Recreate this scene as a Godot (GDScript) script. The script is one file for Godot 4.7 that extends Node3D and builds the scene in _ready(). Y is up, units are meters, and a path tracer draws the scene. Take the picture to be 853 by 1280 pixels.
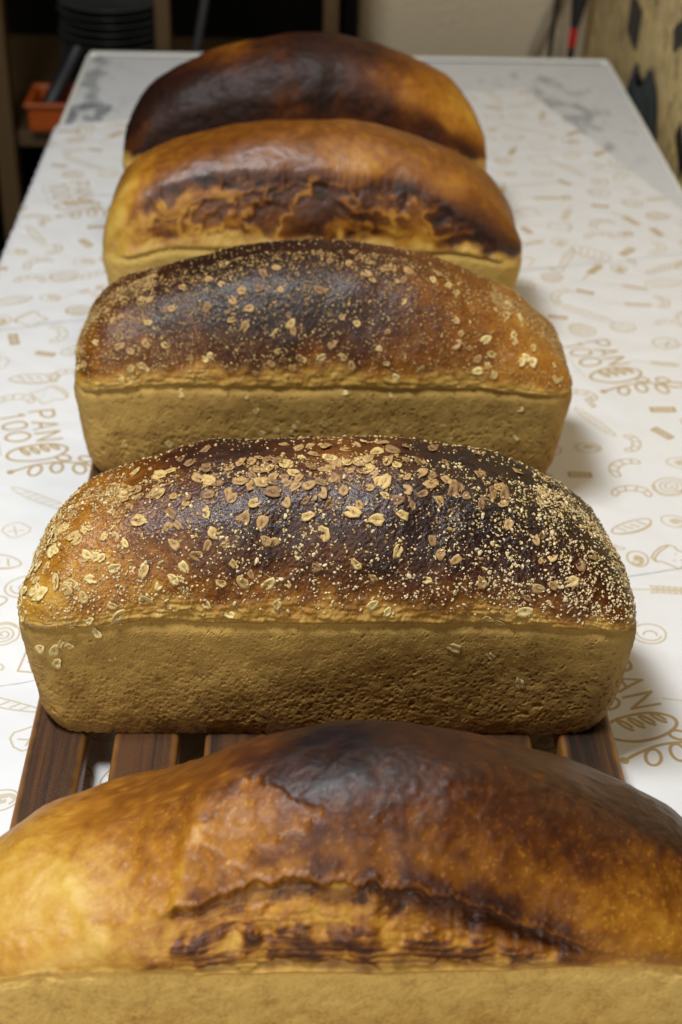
extends Node3D
# Five tin loaves on a slatted wooden rack, on a white table dressed with printed bakery paper.
# World: y up, metres; the table top is at TABLE, its long side runs along z.

const TABLE := 0.75
const RACK_TOP := 0.777
const X_LEFT := -0.247
const X_RIGHT := 0.367
const Z_FAR := -1.815

var rng := RandomNumberGenerator.new()
var n_low := FastNoiseLite.new()
var n_mid := FastNoiseLite.new()
var n_fine := FastNoiseLite.new()
var n_cell := FastNoiseLite.new()
var n_cell_big := FastNoiseLite.new()
var n_str := FastNoiseLite.new()
var n_blot := FastNoiseLite.new()


func _ready():
	# ---- camera
	var cam := Camera3D.new()
	cam.name = "camera"
	add_child(cam)
	cam.position = Vector3(0, 1.285, 0)
	cam.basis = Basis(Vector3.UP, deg_to_rad(-2.0)) * Basis(Vector3.RIGHT, deg_to_rad(-33.0)) * Basis(Vector3.BACK, deg_to_rad(1.5))
	cam.fov = 37.24
	cam.near = 0.05
	cam.far = 20.0
	var lens := CameraAttributesPhysical.new()
	lens.frustum_focal_length = 35.6
	lens.frustum_focus_distance = 0.70
	lens.exposure_aperture = 6.8
	lens.frustum_near = 0.05
	lens.frustum_far = 20.0
	cam.attributes = lens
	cam.fov = 37.24
	# ---- light
	var env := Environment.new()
	env.background_mode = Environment.BG_COLOR
	env.background_color = Color(0.10, 0.093, 0.083)
	env.background_energy_multiplier = 1.0
	env.tonemap_mode = Environment.TONE_MAPPER_LINEAR
	env.tonemap_exposure = 0.9
	env.sdfgi_enabled = true
	env.ssao_enabled = true
	env.ssil_enabled = true
	var we := WorldEnvironment.new()
	we.name = "world_environment"
	we.environment = env
	add_child(we)
	lamp("main_lamp", Vector3(-0.36, 2.1, -0.42), Vector3(0.0, 0.8, -0.70), Vector2(0.5, 0.22), 2.5, Color(0.97, 0.985, 1.0))
	lamp("added_fill", Vector3(-0.34, 1.34, 0.62), Vector3(0.0, 0.82, -0.5), Vector2(0.3, 0.3), 0.74, Color(1.0, 0.985, 0.95))  # unseen fill added behind the camera, close in so the background stays dark
	lamp("added_far_light", Vector3(0.45, 2.2, -1.2), Vector3(0.25, 0.8, -1.6), Vector2(0.3, 0.6), 0.75, Color(1.0, 0.98, 0.94))  # added without a visible source, to brighten the far table and wall
	# ---- noises
	setup_noise(n_low, 11, 16.0, 2)
	setup_noise(n_mid, 12, 110.0, 3)
	setup_noise(n_fine, 13, 480.0, 2)
	setup_noise(n_str, 14, 1.0, 3)
	setup_noise(n_blot, 15, 55.0, 3)
	for c in [n_cell, n_cell_big]:
		c.noise_type = FastNoiseLite.TYPE_CELLULAR
		c.cellular_return_type = FastNoiseLite.RETURN_DISTANCE
		c.cellular_distance_function = FastNoiseLite.DISTANCE_EUCLIDEAN
		c.fractal_type = FastNoiseLite.FRACTAL_NONE
		c.seed = 21
	n_cell.frequency = 380.0
	n_cell_big.frequency = 190.0
	n_cell_big.seed = 22
	# ---- the place
	build_setting()
	build_table()
	build_papers()
	build_rack()
	build_loaves()


func setup_noise(n: FastNoiseLite, s: int, f: float, octaves: int) -> void:
	n.seed = s
	n.noise_type = FastNoiseLite.TYPE_SIMPLEX_SMOOTH
	n.frequency = f
	n.fractal_type = FastNoiseLite.FRACTAL_FBM
	n.fractal_octaves = octaves


func lamp(called: String, at: Vector3, to: Vector3, size: Vector2, energy: float, tint: Color) -> void:
	var l := AreaLight3D.new()
	l.name = called
	l.area_size = size
	l.light_energy = energy
	l.light_color = tint
	l.shadow_enabled = true
	add_child(l)
	l.look_at_from_position(at, to, Vector3.FORWARD if absf((to - at).normalized().y) > 0.97 else Vector3.UP)


# ------------------------------------------------------------------ helpers
func mat(c: Color, rough: float, vertex := false, metal := 0.0) -> StandardMaterial3D:
	var m := StandardMaterial3D.new()
	m.albedo_color = c.linear_to_srgb()
	m.roughness = rough
	m.metallic = metal
	m.vertex_color_use_as_albedo = vertex
	return m


func noise_texture(seed_: int, freq: float, octaves: int, side := 512, cellular := false) -> NoiseTexture2D:
	var n := FastNoiseLite.new()
	n.seed = seed_
	n.frequency = freq
	n.fractal_octaves = octaves
	if cellular:
		n.noise_type = FastNoiseLite.TYPE_CELLULAR
	var t := NoiseTexture2D.new()
	t.width = side
	t.height = side
	t.seamless = true
	t.noise = n
	return t


func relief(m: StandardMaterial3D, tex: Texture2D, cm: float, per_metre: float, in_world := false) -> void:
	m.uv1_triplanar = true
	m.uv1_world_triplanar = in_world
	m.uv1_scale = Vector3.ONE * per_metre
	m.heightmap_enabled = true
	m.heightmap_texture = tex
	m.heightmap_scale = cm


func thing(called: String, label: String, category: String, at := Vector3.ZERO, group := "") -> Node3D:
	var o := Node3D.new()
	o.name = called
	add_child(o, true)
	o.position = at
	tag(o, label, category, group)
	return o


func tag(o: Node, label: String, category: String, group := "") -> void:
	o.set_meta("label", label)
	o.set_meta("category", category)
	if group != "":
		o.set_meta("group", group)


func put(called: String, mesh: Mesh, m: Material, parent: Node = null, at := Vector3.ZERO, turn := Basis()) -> MeshInstance3D:
	var o := MeshInstance3D.new()
	o.name = called
	o.mesh = mesh
	o.material_override = m
	o.transform = Transform3D(turn, at)
	if parent == null:
		add_child(o, true)
	else:
		parent.add_child(o, true)
	return o


# a box with bevelled edges, centred on the origin
func bevelled(size: Vector3, bevel: float) -> ArrayMesh:
	var st := SurfaceTool.new()
	st.begin(Mesh.PRIMITIVE_TRIANGLES)
	var h := size * 0.5
	var b := minf(bevel, minf(h.x, minf(h.y, h.z)) * 0.9)
	# rounded box from a subdivided cube: 4 lines per axis
	for axis in 3:
		for side in [-1.0, 1.0]:
			var n := Vector3.ZERO
			n[axis] = side
			var ua := (axis + 1) % 3
			var va := (axis + 2) % 3
			var us := [-h[ua], -h[ua] + b, h[ua] - b, h[ua]]
			var vs := [-h[va], -h[va] + b, h[va] - b, h[va]]
			for i in 3:
				for j in 3:
					var q: Array[Vector3] = []
					for k in [[i, j], [i + 1, j], [i + 1, j + 1], [i, j + 1]]:
						var p := Vector3.ZERO
						p[axis] = side * h[axis]
						p[ua] = us[k[0]]
						p[va] = vs[k[1]]
						q.append(p)
					var order := [0, 2, 1, 0, 3, 2] if side > 0 else [0, 1, 2, 0, 2, 3]
					for k in order:
						var p: Vector3 = q[k]
						var inner := Vector3(clampf(p.x, -h.x + b, h.x - b), clampf(p.y, -h.y + b, h.y - b), clampf(p.z, -h.z + b, h.z - b))
						var d := (p - inner)
						if d.length() > 1e-7:
							var dn := d.normalized()
							st.set_normal(dn)
							st.add_vertex(inner + dn * b)
						else:
							st.set_normal(n)
							st.add_vertex(p)
	return st.commit()


# a tube along points
func tube(points: PackedVector3Array, radius: float, sides := 10, end_radius := -1.0) -> ArrayMesh:
	var st := SurfaceTool.new()
	st.begin(Mesh.PRIMITIVE_TRIANGLES)
	var count := points.size()
	var ref := Vector3(0.31, 0.87, 0.38).normalized()
	for i in count:
		var t := (points[mini(i + 1, count - 1)] - points[maxi(i - 1, 0)]).normalized()
		var a := t.cross(ref).normalized()
		var b := t.cross(a)
		var r := radius if end_radius < 0 else lerpf(radius, end_radius, float(i) / (count - 1))
		for k in sides + 1:
			var ang := TAU * k / sides
			var d := a * cos(ang) + b * sin(ang)
			st.set_normal(d)
			st.add_vertex(points[i] + d * r)
	for i in count - 1:
		for k in sides:
			var p := i * (sides + 1) + k
			var q := p + sides + 1
			for w in [p, q, p + 1, p + 1, q, q + 1]:
				st.add_index(w)
	for e in [0, count - 1]:
		var c: Vector3 = points[e]
		var base := count * (sides + 1) + (0 if e == 0 else sides + 2)
		var t := (points[1] - points[0]).normalized() * -1.0 if e == 0 else (points[count - 1] - points[count - 2]).normalized()
		var a := t.cross(ref).normalized()
		var b := t.cross(a)
		var r := radius if (end_radius < 0 or e == 0) else end_radius
		st.set_normal(t)
		st.add_vertex(c)
		for k in sides + 1:
			var ang := TAU * k / sides
			st.set_normal(t)
			st.add_vertex(c + (a * cos(ang) + b * sin(ang)) * r)
		for k in sides:
			for w in [base, base + 2 + k, base + 1 + k]:
				st.add_index(w)
	return st.commit()


# turns a profile (radius, height) about y
func lathe(profile: PackedVector2Array, sides := 40) -> ArrayMesh:
	var st := SurfaceTool.new()
	st.begin(Mesh.PRIMITIVE_TRIANGLES)
	var m := profile.size()
	for k in sides + 1:
		var ang := TAU * k / sides
		for i in m:
			st.set_smooth_group(0)
			st.add_vertex(Vector3(profile[i].x * cos(ang), profile[i].y, profile[i].x * sin(ang)))
	for k in sides:
		for i in m - 1:
			var p := k * m + i
			var q := p + m
			for w in [p, q, p + 1, p + 1, q, q + 1]:
				st.add_index(w)
	st.generate_normals()
	return st.commit()


# a grid of points as a mesh with smooth normals; rows x cols, optional colours and uv
func grid_mesh(pos: PackedVector3Array, cols: int, rows: int, colors := PackedColorArray(), uvs := PackedVector2Array(), flip := false) -> ArrayMesh:
	var nor := PackedVector3Array()
	nor.resize(pos.size())
	for r in rows:
		var ra := maxi(r - 1, 0) * cols
		var rb := mini(r + 1, rows - 1) * cols
		for c in cols:
			var ca := maxi(c - 1, 0)
			var cb := mini(c + 1, cols - 1)
			var n := (pos[r * cols + cb] - pos[r * cols + ca]).cross(pos[rb + c] - pos[ra + c]).normalized()
			nor[r * cols + c] = -n if flip else n
	var idx := PackedInt32Array()
	idx.resize((cols - 1) * (rows - 1) * 6)
	var w := 0
	for r in rows - 1:
		for c in cols - 1:
			var a := r * cols + c
			var b := a + 1
			var d := a + cols
			var e := d + 1
			if flip:
				idx[w] = a; idx[w + 1] = b; idx[w + 2] = e; idx[w + 3] = a; idx[w + 4] = e; idx[w + 5] = d
			else:
				idx[w] = a; idx[w + 1] = d; idx[w + 2] = e; idx[w + 3] = a; idx[w + 4] = e; idx[w + 5] = b
			w += 6
	return arrays_mesh(pos, nor, idx, colors, uvs)


func arrays_mesh(pos: PackedVector3Array, nor: PackedVector3Array, idx: PackedInt32Array, colors := PackedColorArray(), uvs := PackedVector2Array()) -> ArrayMesh:
	var a := []
	a.resize(Mesh.ARRAY_MAX)
	a[Mesh.ARRAY_VERTEX] = pos
	a[Mesh.ARRAY_NORMAL] = nor
	a[Mesh.ARRAY_INDEX] = idx
	if colors.size():
		a[Mesh.ARRAY_COLOR] = colors
	if uvs.size():
		a[Mesh.ARRAY_TEX_UV] = uvs
	var m := ArrayMesh.new()
	m.add_surface_from_arrays(Mesh.PRIMITIVE_TRIANGLES, a)
	return m


func spline(tab: PackedFloat32Array, x: float) -> float:
	var n := tab.size() - 1
	var u := clampf(x, 0.0, 1.0) * n
	var i := mini(int(u), n - 1)
	return cubic_interpolate(tab[i], tab[i + 1], tab[maxi(i - 1, 0)], tab[mini(i + 2, n)], u - i)


# ------------------------------------------------------------------ setting
func build_setting() -> void:
	var fm := mat(Color(0.10, 0.085, 0.07), 0.6)
	relief(fm, noise_texture(3, 0.02, 4), 0.1, 2.0, true)
	var floor_mesh := bevelled(Vector3(6, 0.1, 6), 0.01)
	put("floor", floor_mesh, fm, null, Vector3(0, -0.05, -1.0)).set_meta("kind", "structure")
	# painted wall behind the far end of the table
	var wm := mat(Color(0.56, 0.46, 0.31), 0.8)
	relief(wm, noise_texture(4, 0.03, 4), 0.12, 6.0, true)
	var wall := put("painted_wall", bevelled(Vector3(0.42, 2.4, 0.08), 0.006), wm, null, Vector3(0.080 + 0.21, 1.2, -2.19))
	tag(wall, "plain beige painted wall behind the far end of the table", "wall")
	build_shelf()
	build_board_wall()
	build_tools()


func build_shelf() -> void:
	var wood := mat(Color(0.085, 0.046, 0.013), 0.6)
	relief(wood, noise_texture(5, 0.05, 3), 0.05, 9.0, true)
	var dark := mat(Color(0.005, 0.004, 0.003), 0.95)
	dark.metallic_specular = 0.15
	var s := thing("shelf_unit", "dark open wooden shelf unit with pale front posts behind the table", "shelf", Vector3(0, 0, -2.0))
	for x in [-0.394, -0.177, 0.040]:
		put("post", bevelled(Vector3(0.026 if x < -0.3 else 0.020, 2.0, 0.03), 0.002), wood, s, Vector3(x, 1.0, 0.0))
	put("post", bevelled(Vector3(0.03, 2.0, 0.03), 0.002), wood, s, Vector3(-1.0, 1.0, 0.0))
	for y in [0.12, 0.576, 1.10, 1.6]:  # upper boards lie out of view, added to shade the shelf inside
		put("shelf_board", bevelled(Vector3(1.06, 0.022, 0.46), 0.002), wood, s, Vector3(-0.475, y, -0.246))
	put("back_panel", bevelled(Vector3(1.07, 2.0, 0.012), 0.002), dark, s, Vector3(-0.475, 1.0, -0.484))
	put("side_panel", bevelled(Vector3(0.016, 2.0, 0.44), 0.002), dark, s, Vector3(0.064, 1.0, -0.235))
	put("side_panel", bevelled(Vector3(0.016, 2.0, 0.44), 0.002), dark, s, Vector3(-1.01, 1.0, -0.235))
	# a stack of white plates, coloured dark grey in place of the shelf's shade
	var shaded_plate_mat := mat(Color(0.055, 0.055, 0.05), 0.35)
	var prof := PackedVector2Array([Vector2(0.0, 0.006), Vector2(0.045, 0.006), Vector2(0.052, 0.008), Vector2(0.072, 0.0155), Vector2(0.0735, 0.0165), Vector2(0.072, 0.0172), Vector2(0.050, 0.0105), Vector2(0.042, 0.0085), Vector2(0.0, 0.0085)])
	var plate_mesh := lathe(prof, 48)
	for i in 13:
		var p := put("plate", plate_mesh, shaded_plate_mat, null, Vector3(-0.262 + 0.0018 * sin(i * 2.1), 0.586 + i * 0.0105, -2.16 + 0.0015 * cos(i * 3.3)))
		tag(p, "topmost white plate of the shelf stack, its colour darkened as shade" if i == 12 else "lowest white plate of the shelf stack, its colour darkened as shade" if i == 0 else "white plate within the shelf stack behind the orange tray, its colour darkened as shade", "plate", "plates stacked on the shelf")
	# orange tray
	var orange := mat(Color(0.36, 0.066, 0.004), 0.4)
	var tray := thing("plastic_tray", "bright orange plastic tray standing on the shelf", "tray", Vector3(-0.307, 0.591, -2.035))
	put("base", bevelled(Vector3(0.106, 0.004, 0.075), 0.002), orange, tray, Vector3(0, 0.002, 0))
	for k in 4:
		var long: bool = k < 2
		var sgn := -1.0 if k % 2 == 0 else 1.0
		var size := Vector3(0.108, 0.034, 0.004) if long else Vector3(0.004, 0.034, 0.074)
		put("side", bevelled(size, 0.0018), orange, tray, Vector3(0, 0.021, sgn * 0.039) if long else Vector3(sgn * 0.052, 0.021, 0))
		var rim := Vector3(0.118, 0.006, 0.010) if long else Vector3(0.010, 0.0056, 0.072)
		put("rim", bevelled(rim, 0.0025), orange, tray, Vector3(0, 0.039, sgn * 0.042) if long else Vector3(sgn * 0.054, 0.039, 0))
	# dark tool handle lying in the tray
	var black := mat(Color(0.012, 0.012, 0.015), 0.5)
	var pts := PackedVector3Array()
	for i in 12:
		var t := i / 11.0
		pts.append(Vector3(-0.350 + 0.05 * t, 0.598 + 0.085 * t, -2.02 - 0.05 * t + 0.008 * sin(t * 5.0)))
	var grip := put("tool_handle", tube(pts, 0.013, 12, 0.010), black)
	tag(grip, "thick black handle sticking up out of the orange tray", "tool")
	# grey metal pole in the middle bay of the shelf
	var steel := mat(Color(0.10, 0.10, 0.10), 0.4, false, 0.6)
	pts = PackedVector3Array([Vector3(-0.160, 0.58, -1.985), Vector3(-0.128, 0.74, -1.98), Vector3(-0.09, 0.93, -1.975)])
	var pole := put("metal_pole", tube(pts, 0.0055, 14), steel)
	tag(pole, "thin grey metal pole leaning in the dark middle bay of the shelf", "pole")


func build_board_wall() -> void:
	var st := PackedVector3Array()
	# a chipboard wall along the right side of the table
	var side := 1024
	var im := Image.create_empty(side, side, false, Image.FORMAT_RGB8)
	im.fill(Color(0.70, 0.52, 0.235).linear_to_srgb())
	rng.seed = 91
	for i in 2600:
		var w := rng.randi_range(14, 70)
		var h := rng.randi_range(8, 26)
		if rng.randf() < 0.5:
			var sw := w; w = h; h = sw
		var k := rng.randf_range(0.72, 1.18)
		var c := Color(0.70 * k, 0.52 * k * rng.randf_range(0.94, 1.04), 0.235 * k * rng.randf_range(0.8, 1.1)).linear_to_srgb()
		im.fill_rect(Rect2i(rng.randi_range(-20, side), rng.randi_range(-20, side), w, h), c)
	for i in 150:
		im.fill_rect(Rect2i(rng.randi_range(0, side), rng.randi_range(0, side), rng.randi_range(6, 16), rng.randi_range(18, 50)), Color(0.2, 0.115, 0.045).linear_to_srgb())
	var m := mat(Color(1, 1, 1), 0.75)
	m.albedo_texture = ImageTexture.create_from_image(im)
	m.uv1_triplanar = true
	m.uv1_world_triplanar = true
	m.uv1_scale = Vector3.ONE * 1.9
	var board := put("chipboard_wall", bevelled(Vector3(0.018, 2.4, 1.52), 0.002), m, null, Vector3(0.409, 1.2, -1.388))
	tag(board, "yellowish chipboard wall panel along the far right side of the table", "wall")
	var tape := mat(Color(0.012, 0.012, 0.013), 0.45)
	var spots := [["black tape strip on the chipboard wall, largest and farthest of the three", 0.796, -1.833, 0.064, 0.050, 0.12], ["black tape piece on the chipboard wall, uppermost towards the near side", 0.846, -1.600, 0.060, 0.026, -0.5], ["black tape piece on the chipboard wall, lowest towards the near side", 0.744, -1.532, 0.055, 0.026, 0.6]]
	for s in spots:
		var o := put("tape_strip", bevelled(Vector3(0.0012, s[4], s[3]), 0.0005), tape, null, Vector3(0.3988, s[1], s[2]), Basis(Vector3.RIGHT, s[5]))
		tag(o, s[0], "tape", "black tape on the chipboard wall")
	# dark cloth hanging between the table and the wall
	var cloth := mat(Color(0.017, 0.021, 0.020), 0.9)
	var cols := 22
	var rows := 26
	for r in rows:
		for c in cols:
			var a := TAU * c / (cols - 1)
			var t := r / float(rows - 1)
			var rad := (0.004 + 0.026 * sin(PI * minf(1.0, t * 0.9 + 0.05)) ** 0.7) * (1.0 + 0.35 * sin(a * 3.0 + t * 5.0) + 0.2 * sin(a * 5.0 - t * 7.0))
			st.append(Vector3(0.386 + clampf(rad * 0.55 * cos(a), -0.010, 0.011), 0.772 - 0.19 * t + 0.010 * sin(a * 2.0), -1.70 + 0.10 * t + rad * 1.7 * sin(a)))
	var rag := put("dark_cloth", grid_mesh(st, cols, rows, PackedColorArray(), PackedVector2Array(), true), cloth)
	tag(rag, "dark grey cloth bunched between the table edge and the chipboard wall", "cloth")


func build_tools() -> void:
	var grey := mat(Color(0.36, 0.30, 0.21), 0.5)
	var black := mat(Color(0.02, 0.018, 0.018), 0.45)
	var red := mat(Color(0.5, 0.012, 0.014), 0.4)
	var pts := PackedVector3Array()
	var path := PackedFloat32Array([0.3130, 0.3150, 0.3160, 0.3180, 0.3226, 0.3330, 0.3445, 0.3540, 0.3630])
	for i in 25:
		var t := i / 24.0
		pts.append(Vector3(spline(path, t), 0.56 + 0.24 * t, -2.12))
	var pipe := put("bent_pipe", tube(pts, 0.0040, 12), grey)
	tag(pipe, "thin bent beige pipe on the beige wall behind the table corner", "pipe")
	pts = PackedVector3Array([Vector3(0.3420, 0.56, -2.10), Vector3(0.3451, 0.664, -2.10), Vector3(0.3464, 0.719, -2.10), Vector3(0.3487, 0.751, -2.10), Vector3(0.352, 0.85, -2.10)])
	var cable := put("black_cable", tube(pts, 0.0036, 12), black)
	tag(cable, "straight black cable hanging beside the bent pipe on the beige wall", "cable")
	var tool := thing("hanging_tool", "black long-handled tool with a red band hanging in the wall corner", "tool", Vector3(0.3675, 0.0, -2.06))
	put("handle", tube(PackedVector3Array([Vector3(-0.003, 0.56, 0), Vector3(-0.001, 0.66, 0), Vector3(0.0, 0.700, 0)]), 0.0048, 12), black, tool)
	put("red_band", tube(PackedVector3Array([Vector3(0.0, 0.700, 0), Vector3(0.001, 0.726, 0)]), 0.0056, 12), red, tool)
	put("shaft", tube(PackedVector3Array([Vector3(0.001, 0.726, 0), Vector3(0.004, 0.76, 0), Vector3(0.012, 0.86, 0)]), 0.0060, 12, 0.016), black, tool)


# ------------------------------------------------------------------ table
func build_table() -> void:
	var t := thing("table", "long white table with worn grey scuffs and a pale rim", "table", Vector3(0.06, 0.0, -0.8))
	# top with its scuffs as a texture
	var w := 512
	var h := 1024
	var im := Image.create_empty(w, h, false, Image.FORMAT_RGB8)
	var sn := FastNoiseLite.new()
	sn.seed = 5
	sn.frequency = 0.035
	sn.fractal_octaves = 5
	var z0 := Z_FAR
	var z1 := 0.20
	for j in h:
		var z := lerpf(z0, z1, (j + 0.5) / h)
		for i in w:
			var x := lerpf(X_LEFT, X_RIGHT, (i + 0.5) / w)
			var n := sn.get_noise_2d(i, j)
			var d1 := Vector2((x - 0.265) / 0.05, (z + 1.61) / 0.11).length() + n * 1.8
			var d2 := Vector2((x + 0.232) / 0.012, (z + 1.72) / 0.10).length() + n * 1.9
			var d3 := Vector2((x + 0.222) / 0.028, (z + 1.60) / 0.035).length() + n * 2.2
			var s := 0.55 * (1.0 - smoothstep(0.35, 1.25, d1)) + 0.6 * (1.0 - smoothstep(0.5, 1.1, d2)) + 0.75 * (1.0 - smoothstep(0.4, 0.95, d3))
			s = clampf(s + maxf(0.0, n - 0.15) * 0.35, 0.0, 0.85)
			im.set_pixel(i, j, Color(0.68, 0.685, 0.68).lerp(Color(0.16, 0.175, 0.19), s).linear_to_srgb())
	var top_mat := mat(Color(1, 1, 1), 0.38)
	top_mat.albedo_texture = ImageTexture.create_from_image(im)
	var pos := PackedVector3Array()
	var uv := PackedVector2Array()
	for r in 9:
		for c in 5:
			pos.append(Vector3(lerpf(X_LEFT, X_RIGHT, c / 4.0) - 0.06, TABLE, lerpf(z0, z1, r / 8.0) + 0.8))
			uv.append(Vector2(c / 4.0, r / 8.0))
	put("top", grid_mesh(pos, 5, 9, PackedColorArray(), uv, true), top_mat, t)
	var white := mat(Color(0.76, 0.75, 0.69), 0.45)
	var greyish := mat(Color(0.22, 0.23, 0.23), 0.5)
	var cx := (X_LEFT + X_RIGHT) * 0.5 - 0.06
	var length := z1 - z0
	put("panel", bevelled(Vector3(X_RIGHT - X_LEFT - 0.004, 0.026, length - 0.004), 0.002), white, t, Vector3(cx, TABLE - 0.0145, (z0 + z1) * 0.5 + 0.8))
	# rim: a low raised strip at the far end and slim strips along both sides
	put("far_rim", bevelled(Vector3(X_RIGHT - X_LEFT + 0.008, 0.034, 0.012), 0.003), white, t, Vector3(cx, TABLE - 0.0145, z0 - 0.0065 + 0.8))
	put("far_joint", bevelled(Vector3(X_RIGHT - X_LEFT - 0.01, 0.0016, 0.004), 0.0006), greyish, t, Vector3(cx, TABLE + 0.0006, z0 + 0.003 + 0.8))
	for s in [-1.0, 1.0]:
		var x := (X_LEFT - 0.003 if s < 0 else X_RIGHT + 0.003) - 0.06
		put("side_rim", bevelled(Vector3(0.006, 0.032, length), 0.0025), white, t, Vector3(x, TABLE - 0.0145, (z0 + z1) * 0.5 + 0.8))
	put("apron", bevelled(Vector3(0.56, 0.09, 1.92), 0.004), white, t, Vector3(cx, TABLE - 0.074, (z0 + z1) * 0.5 + 0.8))
	for sx in [-1.0, 1.0]:
		for sz in [-1.0, 1.0]:
			put("leg", bevelled(Vector3(0.05, 0.628, 0.05), 0.004), white, t, Vector3(cx + sx * 0.25, 0.314, (z0 + z1) * 0.5 + 0.8 + sz * 0.92))


# ------------------------------------------------------------------ printed paper
var ink := PackedByteArray()
const TILE := Vector2(0.65, 0.50)
const TW := 2048
const TH := 1576


func stroke(pts: PackedVector2Array, width: float, strength := 1.0) -> void:
	var ppm := TW / TILE.x
	var r := width * 0.5 * ppm
	for i in pts.size() - 1:
		var a := pts[i] * ppm
		var b := pts[i + 1] * ppm
		var ab := b - a
		var l2 := maxf(ab.length_squared(), 1e-6)
		var x0 := floori(minf(a.x, b.x) - r - 1)
		var x1 := ceili(maxf(a.x, b.x) + r + 1)
		var y0 := floori(minf(a.y, b.y) - r - 1)
		var y1 := ceili(maxf(a.y, b.y) + r + 1)
		for y in range(y0, y1 + 1):
			var row := posmod(y, TH) * TW
			for x in range(x0, x1 + 1):
				var p := Vector2(x, y)
				var t := clampf((p - a).dot(ab) / l2, 0.0, 1.0)
				var c := clampf(r + 0.5 - p.distance_to(a + ab * t), 0.0, 1.0) * strength
				if c > 0.0:
					var at := row + posmod(x, TW)
					var v := int(c * 255.0)
					if v > ink[at]:
						ink[at] = v


func turned(pts: PackedVector2Array, at: Vector2, rot: float, s: float) -> PackedVector2Array:
	var out := PackedVector2Array()
	for p in pts:
		out.append(at + (p * s).rotated(rot))
	return out


func ellipse(cx: float, cy: float, rx: float, ry: float, rot := 0.0, from := 0.0, to := TAU, n := 28) -> PackedVector2Array:
	var out := PackedVector2Array()
	for i in n + 1:
		var a := lerpf(from, to, i / float(n))
		out.append(Vector2(cx, cy) + Vector2(rx * cos(a), ry * sin(a)).rotated(rot))
	return out


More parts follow.
